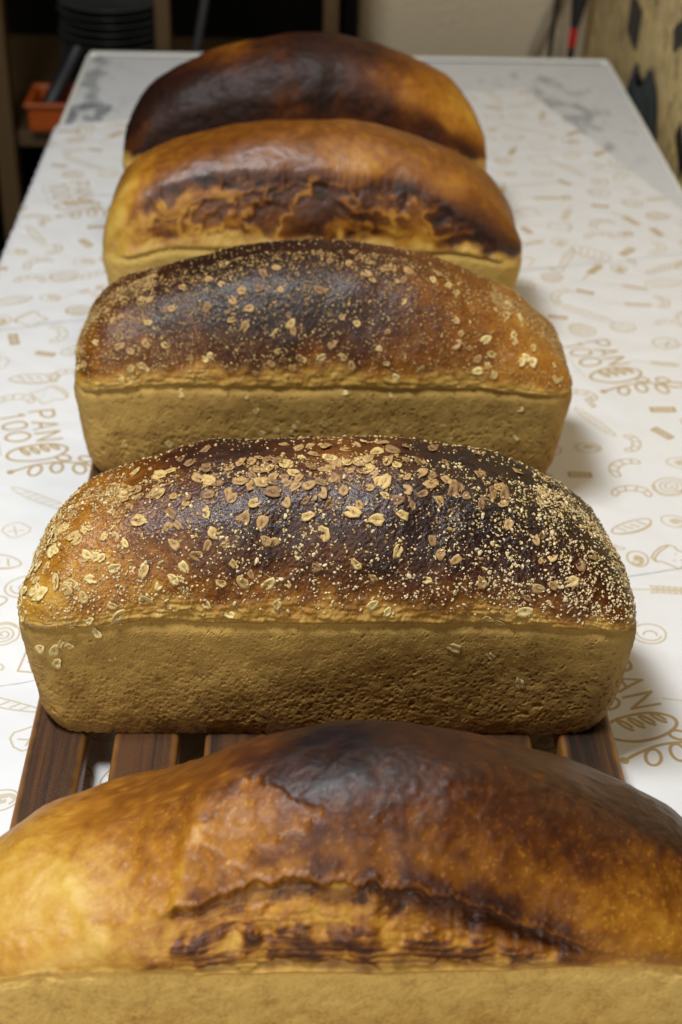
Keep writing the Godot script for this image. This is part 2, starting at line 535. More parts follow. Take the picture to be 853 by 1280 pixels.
# one printed drawing of baked goods, unit size about 1
func motif(kind: int, at: Vector2, rot: float, s: float, strength: float) -> void:
	var w := 0.00105
	var list: Array[PackedVector2Array] = []
	match kind:
		0:  # long loaf with cuts
			list.append(ellipse(0, 0, 0.62, 0.24))
			for i in 4:
				list.append(PackedVector2Array([Vector2(-0.38 + i * 0.22, -0.12), Vector2(-0.26 + i * 0.22, 0.10)]))
			list.append(ellipse(0, 0.04, 0.58, 0.23, 0.0, 0.3, 2.8, 14))
		1:  # round loaf
			list.append(ellipse(0, 0, 0.42, 0.38))
			list.append(ellipse(0, 0, 0.30, 0.26, 0.3, 0.4, 3.4, 14))
			list.append(ellipse(0.02, 0.02, 0.16, 0.13, 0.3, 3.0, 6.6, 12))
		2:  # swirl bun
			var sp := PackedVector2Array()
			for i in 60:
				var a := i * 0.28
				sp.append(Vector2(cos(a), sin(a) * 0.86) * (0.05 + 0.021 * a))
			list.append(sp)
			list.append(ellipse(0, 0, 0.44, 0.38))
		3:  # slice of toast
			list.append(PackedVector2Array([Vector2(-0.33, 0.36), Vector2(-0.33, -0.08), Vector2(-0.42, -0.2), Vector2(-0.36, -0.36), Vector2(-0.1, -0.42), Vector2(0.2, -0.41), Vector2(0.4, -0.32), Vector2(0.42, -0.16), Vector2(0.33, -0.05), Vector2(0.33, 0.36), Vector2(-0.33, 0.36)]))
			list.append(PackedVector2Array([Vector2(-0.42, -0.2), Vector2(-0.30, -0.30), Vector2(0.0, -0.34), Vector2(0.36, -0.3)]))
			for p in [Vector2(-0.1, 0.1), Vector2(0.14, 0.0), Vector2(0.02, 0.22)]:
				list.append(PackedVector2Array([p, p + Vector2(0.02, 0.01)]))
		4:  # striped biscuit, printed solid
			for i in 6:
				stroke(turned(PackedVector2Array([Vector2(-0.42 + i * 0.165, -0.15), Vector2(-0.42 + i * 0.165, 0.15)]), at, rot, s), 0.10 * s, strength * 0.95)
			list.append(PackedVector2Array([Vector2(-0.5, -0.18), Vector2(0.5, -0.18), Vector2(0.5, 0.18), Vector2(-0.5, 0.18), Vector2(-0.5, -0.18)]))
		5:  # croissant
			list.append(ellipse(0, 0.12, 0.5, 0.42, 0.0, PI, TAU, 20))
			list.append(ellipse(0, 0.14, 0.34, 0.2, 0.0, PI, TAU, 16))
			for i in 4:
				var a := PI + 0.55 + i * 0.66
				list.append(PackedVector2Array([Vector2(0.34 * cos(a), 0.14 + 0.2 * sin(a)), Vector2(0.5 * cos(a + 0.12), 0.12 + 0.42 * sin(a + 0.12))]))
			list.append(PackedVector2Array([Vector2(-0.5, 0.12), Vector2(-0.42, 0.2), Vector2(-0.34, 0.14)]))
			list.append(PackedVector2Array([Vector2(0.5, 0.12), Vector2(0.42, 0.2), Vector2(0.34, 0.14)]))
		6:  # baguette
			list.append(ellipse(0, 0, 0.9, 0.13))
			for i in 6:
				list.append(PackedVector2Array([Vector2(-0.6 + i * 0.22, 0.07), Vector2(-0.48 + i * 0.22, -0.08)]))
		7:  # wheat ear
			list.append(PackedVector2Array([Vector2(-0.75, 0.05), Vector2(-0.2, 0.0), Vector2(0.7, -0.02)]))
			for i in 6:
				for sg in [-1.0, 1.0]:
					list.append(ellipse(-0.1 + i * 0.13, sg * 0.07, 0.085, 0.035, -sg * 0.5, 0, TAU, 10))
		8:  # roll filled
			list.append(ellipse(0, 0, 0.34, 0.26, 0.2))
			for i in 5:
				stroke(turned(ellipse(0.05, 0.03, 0.04 + 0.045 * i, 0.02 + 0.03 * i, 0.2, 0.2 + i, 3.4 + i, 10), at, rot, s), 0.0016, strength * 0.8)
		9:  # square bun with a crossed top
			list.append(PackedVector2Array([Vector2(-0.34, -0.2), Vector2(-0.2, -0.34), Vector2(0.26, -0.32), Vector2(0.38, -0.14), Vector2(0.3, 0.24), Vector2(0.12, 0.34), Vector2(-0.28, 0.28), Vector2(-0.38, 0.08), Vector2(-0.34, -0.2)]))
			list.append(PackedVector2Array([Vector2(-0.2, -0.1), Vector2(0.2, 0.16)]))
			list.append(PackedVector2Array([Vector2(0.18, -0.14), Vector2(-0.14, 0.16)]))
	for l in list:
		stroke(turned(l, at, rot, s), w, strength)


# the printed lettering: PAN / 100 with a cut loaf and a wheat sprig; units: letter height 1, reading direction +x, up -y
func lettering(at: Vector2, rot: float, s: float, strength: float, fine := 1.0) -> void:
	var w := 0.0019 * fine
	var L: Array[PackedVector2Array] = []
	# P A N
	L.append(PackedVector2Array([Vector2(0, 0), Vector2(0, -1)]))
	L.append(PackedVector2Array([Vector2(0, -1), Vector2(0.38, -1), Vector2(0.56, -0.9), Vector2(0.6, -0.72), Vector2(0.52, -0.54), Vector2(0.36, -0.46), Vector2(0, -0.46)]))
	L.append(PackedVector2Array([Vector2(0.85, 0), Vector2(1.2, -1), Vector2(1.55, 0)]))
	L.append(PackedVector2Array([Vector2(0.97, -0.32), Vector2(1.43, -0.32)]))
	L.append(PackedVector2Array([Vector2(1.85, 0), Vector2(1.85, -1), Vector2(2.45, 0), Vector2(2.45, -1)]))
	# 1 0 0 in the line below
	L.append(PackedVector2Array([Vector2(0.05, 0.42), Vector2(0.2, 0.22), Vector2(0.2, 1.22)]))
	L.append(ellipse(0.95, 0.72, 0.33, 0.5))
	L.append(ellipse(1.95, 0.72, 0.33, 0.5))
	for l in L:
		stroke(turned(l, at, rot, s), w, strength)
	# the loaf: a long ring with slanting cuts, then the sprig
	var ring: Array[PackedVector2Array] = [ellipse(3.35, 0.12, 0.62, 1.22)]
	for i in 4:
		ring.append(ellipse(3.1 + 0.02 * i, -0.62 + i * 0.40, 0.30, 0.09, -0.5, 0.2, 5.4, 14))
	for l in ring:
		stroke(turned(l, at, rot, s), w * 1.05, strength)
	var stem := PackedVector2Array()
	for i in 15:
		var t := i / 14.0
		stem.append(Vector2(4.65 - 0.5 * sin(t * PI * 0.9) + 0.25 * t, 1.35 - 3.0 * t))
	stroke(turned(stem, at, rot, s), w, strength)
	stroke(turned(ellipse(4.65, 1.35, 0.06, 0.06), at, rot, s), w * 1.6, strength)
	for i in 3:
		var p := stem[5 + i * 4]
		stroke(turned(ellipse(p.x + 0.42, p.y + 0.12, 0.38, 0.24, 0.5 - 0.3 * i), at, rot, s), w, strength)
		if i > 0:
			stroke(turned(ellipse(p.x - 0.28, p.y - 0.26, 0.30, 0.2, -0.9), at, rot, s), w, strength)
	stroke(turned(ellipse(stem[14].x + 0.1, stem[14].y - 0.4, 0.46, 0.22, -1.2), at, rot, s), w, strength)
	# the dotted rule and the small capitals E S A beside it
	for i in 16:
		stroke(turned(PackedVector2Array([Vector2(0.1 + i * 0.2, 1.55), Vector2(0.18 + i * 0.2, 1.55)]), at, rot, s), w * 0.5, strength * 0.8)
	var e := 0.26
	var o := Vector2(5.1, 2.2)
	for l in [PackedVector2Array([Vector2(0.6, 0), Vector2(0, 0), Vector2(0, 1), Vector2(0.6, 1)]), PackedVector2Array([Vector2(0, 0.5), Vector2(0.5, 0.5)]), PackedVector2Array([Vector2(1.6, 0.1), Vector2(1.2, 0), Vector2(1.0, 0.25), Vector2(1.3, 0.5), Vector2(1.6, 0.75), Vector2(1.3, 1), Vector2(1.0, 0.9)]), PackedVector2Array([Vector2(2.0, 1), Vector2(2.35, 0), Vector2(2.7, 1)]), PackedVector2Array([Vector2(2.1, 0.65), Vector2(2.6, 0.65)])]:
		var q := PackedVector2Array()
		for p in l:
			q.append(o + p * e)
		stroke(turned(q, at, rot, s), w * 0.55, strength)


func print_texture() -> ImageTexture:
	ink.resize(TW * TH)
	ink.fill(0)
	rng.seed = 404
	var logos: Array[Vector2] = []
	for i in [0, 2]:
		logos.append(Vector2(0.65 - 0.206 - i * 0.2167, 0.252))
	for l in logos:
		lettering(l + Vector2(0.0, -0.05), PI / 2, 0.0168, 0.78)
	for i in 3:
		lettering(Vector2(0.11 + i * 0.2167, 0.435), PI / 2, 0.0072, 0.6, 0.45)
	var gx := 20
	var gy := 15
	var last := -1
	for j in gy:
		for i in gx:
			var p := Vector2((i + 0.5 + (0.5 if j % 2 else 0.0)) * TILE.x / gx, (j + 0.5) * TILE.y / gy) + Vector2(rng.randf_range(-0.006, 0.006), rng.randf_range(-0.005, 0.005))
			var kind := rng.randi_range(0, 9)
			if kind == last:
				kind = (kind + 3) % 10
			last = kind
			var rot := rng.randf_range(-0.7, 0.7) + (PI * 0.5 if rng.randf() < 0.4 else 0.0)
			var s := rng.randf_range(0.022, 0.029)
			if kind == 6 or kind == 0:
				s *= 1.1
			if kind == 4:
				s *= 0.62
			var free := true
			for l in logos:
				for wrap in [-TILE.x, 0.0, TILE.x]:
					var q := p - l - Vector2(wrap, 0)
					if absf(q.x + 0.003) < 0.038 and q.y > -0.064 and q.y < 0.062:
						free = false
			for m in 3:
				if absf(p.x - (0.11 + m * 0.2167)) < 0.024 and absf(p.y - 0.45) < 0.03:
					free = false
			if free:
				motif(kind, p, rot, s, rng.randf_range(0.35, 0.75) if kind != 4 else 0.85)
	var px := PackedByteArray()
	px.resize(TW * TH * 3)
	var paper := Color(0.78, 0.775, 0.755).linear_to_srgb()
	var gold := Color(0.40, 0.235, 0.06).linear_to_srgb()
	var lut := PackedByteArray()
	for v in 256:
		var c := paper.lerp(gold, v / 255.0)
		lut.append(int(c.r * 255.0))
		lut.append(int(c.g * 255.0))
		lut.append(int(c.b * 255.0))
	var w := 0
	for k in TW * TH:
		var v := ink[k] * 3
		px[w] = lut[v]
		px[w + 1] = lut[v + 1]
		px[w + 2] = lut[v + 2]
		w += 3
	return ImageTexture.create_from_image(Image.create_from_data(TW, TH, false, Image.FORMAT_RGB8, px))


func build_papers() -> void:
	var tex := print_texture()
	var m := mat(Color(1, 1, 1), 0.55)
	m.albedo_texture = tex
	m.texture_repeat = true
	m.backlight_enabled = false
	# far sheet lies on the middle one, the middle one on the near one
	sheet("printed_paper_sheet", "printed bakery paper sheet at the far end, lying over the next sheet", m, Vector2(0.2553, -1.709), Vector2(0.75, 0.47), 0.0014, Vector2(-0.337, -0.030))
	sheet("printed_paper_sheet", "middle printed bakery paper sheet beside the two seeded loaves", m, Vector2(0.368, -1.319), Vector2(0.78, 0.50), 0.0009, Vector2.ZERO)
	sheet("printed_paper_sheet", "nearest printed bakery paper sheet under the front end of the rack", m, Vector2(0.50, -0.93), Vector2(0.86, 0.90), 0.0004, Vector2(-0.183, -0.042))


# corner: the far right corner in (x, z); the sheet runs left and towards the viewer, turned 16 degrees
func sheet(called: String, label: String, m: Material, corner: Vector2, size: Vector2, lift: float, shift: Vector2) -> void:
	var el := Vector2(-0.961, 0.278)
	var ed := Vector2(0.278, 0.961)
	var cols := int(size.x / 0.006) + 1
	var rows := int(size.y / 0.006) + 1
	var pos := PackedVector3Array()
	var uv := PackedVector2Array()
	var rad := 0.006
	for r in rows:
		var b := size.y * r / (rows - 1)
		for c in cols:
			var a := size.x * (1.0 - c / float(cols - 1))
			var p := corner + el * a + ed * b
			var edge := minf(minf(a, size.x - a), minf(b, size.y - b))
			var wave := n_low.get_noise_2d(p.x * 0.55, p.y * 0.55)
			var fold := exp(-pow((b - size.y * 0.46) / 0.0035, 2.0)) + 0.8 * exp(-pow((a - size.x * 0.30 - 0.01 * wave) / 0.0035, 2.0)) + 0.8 * exp(-pow((a - size.x * 0.72) / 0.0035, 2.0))
			var y := TABLE + lift + 0.0014 * (0.5 + 0.5 * wave) + 0.0008 * n_low.get_noise_2d(p.x * 2.2 + 3.0, p.y * 2.2) + 0.0010 * fold
			var x := p.x
			# hang over the long edges of the table
			var xl := X_LEFT - 0.0045
			var xr := X_RIGHT + 0.0045
			if x < xl:
				var o := xl - x
				var ang := minf(o / rad, PI * 0.5)
				x = xl - rad * sin(ang)
				y -= rad * (1.0 - cos(ang)) + maxf(0.0, o - rad * PI * 0.5)
			elif x > xr:
				var o := x - xr
				var ang := minf(o / rad, PI * 0.5)
				x = xr + rad * sin(ang)
				y -= rad * (1.0 - cos(ang)) + maxf(0.0, o - rad * PI * 0.5)
			pos.append(Vector3(x, y, p.y))
			uv.append(Vector2((TILE.x - a + shift.x * -1.0) / TILE.x, (b - shift.y) / TILE.y))
	var o := put(called, grid_mesh(pos, cols, rows, PackedColorArray(), uv, true), m)
	tag(o, label, "paper", "printed paper sheets on the table")


# ------------------------------------------------------------------ rack
func build_rack() -> void:
	var m := mat(Color(1, 1, 1), 0.42, true)
	relief(m, noise_texture(8, 0.06, 3), 0.02, 30.0)
	var rack := thing("wooden_rack", "dark slatted wooden rack under the row of loaves", "rack", Vector3(0.0155, TABLE, -0.78))
	var xs := [-0.1335, -0.0895, -0.045, -0.001, 0.043, 0.087, 0.1315]
	var ws := [0.0285, 0.0325, 0.031, 0.032, 0.031, 0.0325, 0.0285]
	var th := 0.013
	for k in 7:
		var w: float = ws[k]
		var cols := 34
		var rows := 260
		var z0 := -0.53
		var z1 := 0.53
		# section: over the top from the lower left to the lower right edge, then under
		var sec: Array[Vector2] = []
		var bev := 0.0028
		var top := 22
		for i in top + 1:
			var t := lerpf(-w * 0.5 + bev, w * 0.5 - bev, i / float(top))
			sec.append(Vector2(t, 0.0))
		var left: Array[Vector2] = [Vector2(-w * 0.5, -th), Vector2(-w * 0.5, -bev * 1.5), Vector2(-w * 0.5 + bev * 0.12, -bev * 0.7), Vector2(-w * 0.5 + bev * 0.5, -bev * 0.2)]
		var right: Array[Vector2] = []
		for q in left:
			right.push_front(Vector2(-q.x, q.y))
		var all: Array[Vector2] = []
		all.append_array(left)
		all.append_array(sec)
		all.append_array(right)
		all.append(Vector2(-w * 0.5, -th))
		cols = all.size()
		var pos := PackedVector3Array()
		var col := PackedColorArray()
		for r in rows + 1:
			var z := lerpf(z0, z1, r / float(rows))
			for c in cols:
				var q := all[c]
				var sx := q.x + k * 0.37
				var g := n_str.get_noise_3d(sx * 420.0, z * 9.0, k * 7.3)
				var g2 := n_str.get_noise_3d(sx * 110.0, z * 3.0, k * 3.1 + 50.0)
				var edge := smoothstep(w * 0.5 - bev * 1.5, w * 0.5 - bev * 0.2, absf(q.x) + 0.0012 * n_mid.get_noise_2d(z * 0.6, k + signf(q.x)))
				var d := Color(0.022, 0.012, 0.008).lerp(Color(0.105, 0.042, 0.014), clampf(0.35 + g2 * 0.8 + g * 0.55 + [0.0, 0.42, 0.2, -0.05, 0.3, 0.12, -0.1][k], 0.0, 1.0))
				d = d.lerp(Color(0.30, 0.130, 0.03), edge * clampf(0.75 + g * 0.5, 0.0, 1.0))
				pos.append(Vector3(q.x, q.y + 0.00018 * g, z + 0.0))
				col.append(d)
		put("slat", grid_mesh(pos, cols, rows + 1, col, PackedVector2Array(), true), m, rack, Vector3(xs[k], RACK_TOP - TABLE, 0))
	var bar := mat(Color(0.075, 0.034, 0.014), 0.6)
	for z in [-0.45, -0.15, 0.262, 0.46]:
		put("crossbar", bevelled(Vector3(0.285, 0.0118, 0.026), 0.0015), bar, rack, Vector3(0, 0.008, z))


# ------------------------------------------------------------------ loaves
const RAMP := [Color(0.62, 0.41, 0.095), Color(0.49, 0.255, 0.032), Color(0.34, 0.132, 0.013), Color(0.18, 0.058, 0.007), Color(0.080, 0.023, 0.005), Color(0.032, 0.011, 0.005), Color(0.010, 0.006, 0.005)]
const RAMP_AT := [0.0, 0.2, 0.35, 0.5, 0.65, 0.8, 1.0]
var ramp := PackedColorArray()


func build_ramp() -> void:
	ramp.resize(257)
	for i in 257:
		var q := i / 256.0
		var k := 0
		while k < 5 and q > RAMP_AT[k + 1]:
			k += 1
		ramp[i] = RAMP[k].lerp(RAMP[k + 1], clampf((q - RAMP_AT[k]) / (RAMP_AT[k + 1] - RAMP_AT[k]), 0.0, 1.0))


# browning of the crust: points (x in mm, 0 front rim .. 100 crest .. 200 back rim, browning in percent) spread to a coarse map
const MAP_W := 65
const MAP_H := 41


func bake_map(list: Array, a: float) -> PackedFloat32Array:
	var out := PackedFloat32Array()
	out.resize(MAP_W * MAP_H)
	var n := list.size() / 3
	for j in MAP_H:
		var wy := 2.0 * j / (MAP_H - 1)
		for i in MAP_W:
			var x := lerpf(-a, a, i / float(MAP_W - 1))
			var total := 0.0
			var sum := 0.0
			for k in n:
				var dx: float = x - list[k * 3] * 0.001
				var dy: float = (wy - list[k * 3 + 1] * 0.01) * 0.085
				var g := 1.0 / pow(dx * dx + dy * dy + 0.00005, 1.7)
				total += g
				sum += g * list[k * 3 + 2] * 0.01
			out[j * MAP_W + i] = sum / total
	return out


func build_loaves() -> void:
	build_ramp()
	var specs := [
		{"k": 1, "a": 0.1635, "b": 0.05, "rc": 0.047, "hs": 0.066, "tap": 0.012, "tapz": 0.0015, "rb": 0.002, "m": 2.0, "n": 1.8, "sp": 1.0, "de": 0.012, "deb": 0.045, "debr": 0.5, "yaw": 0.8, "x": 0.018, "z": -0.4238, "d": 0.00062, "name": "white_loaf",
		"label": "golden plain loaf with a long torn split, nearest the camera on the rack", "crest": [0.014, 0.014, 0.0254, 0.0492, 0.0615, 0.0599, 0.044, 0.0211, 0.014],
		"bake": [-120,89,22, -108,51,20, -100,92,28, -85,106,42, -70,114,50, -68,76,40, -88,59,25, -51,115,58, -29,120,65, -8,110,100, 0,94,97, -18,94,80, 15,103,87, 36,105,79, 58,109,77, 83,106,75, 110,105,82, 127,107,82, -32,73,50, -53,84,48, -9,68,67, 14,66,69, 37,67,65, 64,66,67, 91,68,67, 118,70,50, -49,58,40, -24,51,42, -1,47,45, 25,47,45, 48,46,50, 72,43,48, 97,43,42, 118,38,35, -96,25,16, -73,20,28, -98,67,8, -110,76,10, -122,70,16, -80,73,34, 25,43,56, 48,41,58, 75,29,55, 102,20,35, 5,59,62, -3,90,92, -13,115,100, -4,115,100, -8,100,100, 3,110,100, 38,90,79, 62,80,73, 79,71,69]},
		{"k": 2, "a": 0.1504, "b": 0.051, "rc": 0.021, "hs": 0.071, "tap": 0.008, "tapz": 0.0015, "rb": 0.002, "m": 2.4, "n": 2.2, "sp": 1.0, "de": 0.004, "deb": 0.024, "debr": 1, "yaw": 0, "x": 0.0165, "z": -0.6254, "d": 0.0005, "name": "oat_loaf",
		"label": "dark loaf thickly strewn with oat flakes, second from the camera", "crest": [0.0276, 0.0426, 0.0556, 0.0627, 0.065, 0.0643, 0.0565, 0.0414, 0.0245],
		"bake": [-143,77,30, -130,96,38, -109,93,45, -133,28,20, -110,34,30, -87,19,28, -114,58,36, -81,92,66, -63,101,79, -44,108,82, -25,109,74, -2,106,59, 4,100,54, 21,103,66, 49,108,84, 72,105,94, 105,109,97, -80,62,66, -54,62,76, -31,54,84, -6,58,79, 13,58,79, 39,54,89, 69,65,97, 101,80,97, 127,79,92, 139,56,82, -80,38,54, -57,34,62, -35,33,76, -6,28,70, 24,32,82, 54,34,84, 85,39,86, 107,35,79, 132,36,70, -61,18,38, -35,16,42, -6,14,42, 25,14,50, 55,15,52, 85,15,50, 108,16,50, 136,20,50]},
		{"k": 3, "a": 0.1541, "b": 0.051, "rc": 0.021, "hs": 0.068, "tap": 0.008, "tapz": 0.0015, "rb": 0.002, "m": 2.5, "n": 2.2, "sp": 1.0, "de": 0.005, "deb": 0, "debr": 1, "yaw": 0, "x": 0.0165, "z": -0.8652, "d": 0.0007, "name": "grain_loaf",
		"label": "brown loaf sprinkled with fine grain and few oat flakes, middle of the row", "crest": [0.0376, 0.0464, 0.0581, 0.0668, 0.0697, 0.0664, 0.0554, 0.0374, 0.0149],
		"bake": [-144,59,43, -134,66,63, -123,32,58, -100,85,78, -71,89,88, -37,86,88, -4,82,83, 30,77,73, 64,73,58, 94,75,50, 125,75,33, 144,73,31, -99,52,83, -61,49,93, -27,46,93, 1,49,90, 30,41,80, 64,41,63, 93,37,50, -109,28,58, -70,23,68, -32,20,73, 6,25,73, 45,22,56, 74,20,48, 113,23,33, -123,15,38, -75,10,38, -3,9,43, 45,8,38]},
		{"k": 4, "a": 0.1551, "b": 0.051, "rc": 0.024, "hs": 0.064, "tap": 0.008, "tapz": 0.0015, "rb": 0.002, "m": 2.7, "n": 2.3, "sp": 1.0, "de": 0.009, "deb": 0, "debr": 1, "yaw": 0, "x": 0.011, "z": -1.081, "d": 0.0009, "name": "white_loaf",
		"label": "shiny orange-brown plain loaf with wrinkled dark side, behind the grain loaf", "crest": [0.0438, 0.0555, 0.0676, 0.0758, 0.078, 0.0754, 0.0663, 0.0486, 0.0261],
		"bake": [-143,62,15, -146,31,10, -130,82,30, -112,85,45, -83,92,50, -42,92,50, 4,95,50, 50,99,50, 87,103,50, 123,93,45, 141,74,40, 145,45,50, -94,66,50, -59,63,55, -31,62,50, 15,62,40, 33,57,30, 61,63,45, 96,57,42, -111,41,60, -82,43,85, -53,30,80, -25,29,80, 4,27,80, 33,25,80, 61,33,85, 97,22,80, 121,15,85, 145,26,80, -82,14,50, -54,13,55, -19,11,55, 27,15,70, 62,11,50, 86,8,30]},
		{"k": 5, "a": 0.1566, "b": 0.051, "rc": 0.024, "hs": 0.062, "tap": 0.008, "tapz": 0.0015, "rb": 0.002, "m": 2.7, "n": 2.3, "sp": 1.0, "de": 0.012, "deb": 0, "debr": 1, "yaw": 0, "x": 0.0055, "z": -1.2924, "d": 0.0011, "name": "white_loaf",
		"label": "very dark plain loaf with one golden end, last at the far end", "crest": [0.0308, 0.0495, 0.0679, 0.0796, 0.0846, 0.0819, 0.0705, 0.0514, 0.0279],
		"bake": [-148,69,85, -151,25,70, -123,68,90, -89,65,85, -69,92,70, -64,97,40, -36,85,75, 11,85,85, 45,87,80, 78,81,60, 106,87,42, 135,79,25, 150,76,20, -81,37,90, -35,42,85, 12,41,92, 44,43,75, 64,54,55, 92,49,40, 119,38,30, -122,11,85, -55,20,85, -15,24,66, 25,24,72, 65,25,78, 106,19,75, 134,13,70]},
	]
	var fine_tex := noise_texture(31, 0.09, 4)
	var pore_tex := noise_texture(32, 0.05, 4)
	for s in specs:
		var k: int = s.k
		var loaf := thing(s.name, s.label, "bread", Vector3(s.x, RACK_TOP, s.z), "loaves in a row on the rack")
		loaf.rotation.y = deg_to_rad(s.yaw)
		var top_mat := mat(Color(1, 1, 1), [0.0, 0.40, 0.34, 0.36, 0.40, 0.48][k], true)
		top_mat.metallic_specular = [0.5, 0.42, 0.50, 0.46, 0.50, 0.34][k]
		relief(top_mat, fine_tex, [0.0, 0.018, 0.022, 0.022, 0.012, 0.012][k], 34.0)
		var side_mat := mat(Color(1, 1, 1), 0.85, true)
		relief(side_mat, pore_tex, 0.03, 30.0)
		var g := loaf_surface(s)
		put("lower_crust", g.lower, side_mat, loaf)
		put("top_crust", g.upper, top_mat, loaf)
		if k == 2 or k == 3:
			strew(loaf, g, k)


func loaf_surface(s: Dictionary) -> Dictionary:
	var k: int = s.k
	var a: float = s.a
	var b: float = s.b
	var rc: float = s.rc
	var hs: float = s.hs
	var step: float = s.d
	var crest_tab := PackedFloat32Array()
	for i in 257:
		crest_tab.append(spline(PackedFloat32Array(s.crest), i / 256.0))
	var map := bake_map(s.bake, a)
	# perimeter: starts at the left end of the straight front, runs right, round the back and closes
	var f := 2.0 * (a - rc)
	var arc := PI * 0.5 * rc
	var e := 2.0 * (b - rc)
	var per := 2.0 * f + 4.0 * arc + 2.0 * e
	var us := PackedFloat32Array()
	var u := 0.0
	while u < per:
		us.append(u)
		var back := u > f + arc + e * 0.75 and u < per - arc - e * 0.75
		u += step * (5.0 if back else 1.0 if u < f else 1.3)
	us.append(per)
	var cols := us.size()
	var ox := PackedFloat32Array()
	var oz := PackedFloat32Array()
	var hse := PackedFloat32Array()
	var spx := PackedFloat32Array()
	for c in cols:
		u = us[c]
		var x := 0.0
		var z := 0.0
		if u < f:
			x = -a + rc + u; z = b
		elif u < f + arc:
			var t := PI * 0.5 - (u - f) / rc
			x = a - rc + rc * cos(t); z = b - rc + rc * sin(t)
		elif u < f + arc + e:
			x = a; z = b - rc - (u - f - arc)
		elif u < f + 2.0 * arc + e:
			var t := -(u - f - arc - e) / rc
			x = a - rc + rc * cos(t); z = -(b - rc) + rc * sin(t)
		elif u < 2.0 * f + 2.0 * arc + e:
			x = a - rc - (u - f - 2.0 * arc - e); z = -b
		elif u < 2.0 * f + 3.0 * arc + e:
			var t := -PI * 0.5 - (u - 2.0 * f - 2.0 * arc - e) / rc
			x = -(a - rc) + rc * cos(t); z = -(b - rc) + rc * sin(t)
		elif u < 2.0 * f + 3.0 * arc + 2.0 * e:
			x = -a; z = -(b - rc) + (u - 2.0 * f - 3.0 * arc - e)
		else:
			var t := PI - (u - 2.0 * f - 3.0 * arc - 2.0 * e) / rc
			x = -(a - rc) + rc * cos(t); z = b - rc + rc * sin(t)
		ox.append(x)
		oz.append(z)
		var en := smoothstep(0.62, 1.0, absf(x) / a)
		var drop := float(s.deb) * pow(clampf((absf(x) / a - 0.45) / 0.55, 0.0, 1.0), 1.2) * (0.5 - 0.5 * z / b) * (1.0 if x < 0 else float(s.debr))
		hse.append(hs - float(s.de) * en - drop + 0.0013 * n_str.get_noise_2d(u * 16.0, k * 11.0) * smoothstep(0.0, 0.02, minf(u, per - u)))
		spx.append(clampf(x, -(a - b * float(s.sp)), a - b * float(s.sp)))
	var n_side := int(hs / (step * 1.1))
	var n_dome := int(0.105 / (step * 1.25))
	var rows := 1 + n_side + 1 + n_dome
	var seam := 1 + n_side
	var pos := PackedVector3Array()
	pos.resize(cols * rows)
	var mexp: float = 2.0 / float(s.m)
	var nexp: float = 2.0 / float(s.n)
	var tap: float = s.tap
	var rb: float = s.rb
	for r in rows:
		if r == 0:
			for c in cols:
				pos[c] = Vector3(spx[c], 0.0012, 0.0)
		elif r <= seam:
			var v := (r - 1) / float(n_side)
			var round_off := rb * maxf(0.0, 1.0 - v / 0.2) ** 2
			var ins := tap * (1.0 - v) * (1.0 - v) + round_off
			var insz: float = float(s.tapz) * (1.0 - v) + round_off
			for c in cols:
				pos[r * cols + c] = Vector3(ox[c] * (1.0 - ins / a), v * hse[c], oz[c] * (1.0 - insz / b))
		else:
			var ph := PI * 0.5 * (r - seam) / float(n_dome)
			var cx := maxf(0.0, cos(ph)) ** mexp
			var sy := sin(ph) ** nexp
			for c in cols:
				var x := spx[c] + (ox[c] - spx[c]) * cx
				var ct := clampf(x / a * 0.5 + 0.5, 0.0, 1.0) * 256.0
				var ci := mini(int(ct), 255)
				pos[r * cols + c] = Vector3(x, lerpf(hse[c], hs, pow(sy, 1.3)) + lerpf(crest_tab[ci], crest_tab[ci + 1], ct - ci) * sy, oz[c] * cx)
	# displace along the base normal and brown the crust
	var out := pos.duplicate()
	var col := PackedColorArray()
	col.resize(cols * rows)
	var bakes := PackedFloat32Array()
	bakes.resize(cols * rows)
	var off := Vector3(0.7, 0.3, 0.5) * k
	var wholegrain := k == 2 or k == 3
	var tin_hi := Color(0.44, 0.268, 0.062) if wholegrain else Color(0.80, 0.51, 0.135) if k == 1 else Color(0.56, 0.36, 0.085)
	var tin_lo := Color(0.32, 0.172, 0.032) if wholegrain else Color(0.62, 0.31, 0.055)
	var lip := PackedFloat32Array()
	if k == 1:
		lip = PackedFloat32Array([0.2, 0.22, 0.26, 0.31, 0.36, 0.41, 0.445, 0.44, 0.415, 0.385, 0.345, 0.28, 0.19, 0.13, 0.10, 0.1, 0.1])
	elif k == 4:
		lip = PackedFloat32Array([0.20, 0.43, 0.51, 0.47, 0.45, 0.44, 0.41, 0.26, 0.16])
	elif k == 5:
		lip = PackedFloat32Array([0.15, 0.27, 0.30, 0.30, 0.32, 0.33, 0.32, 0.26, 0.12])
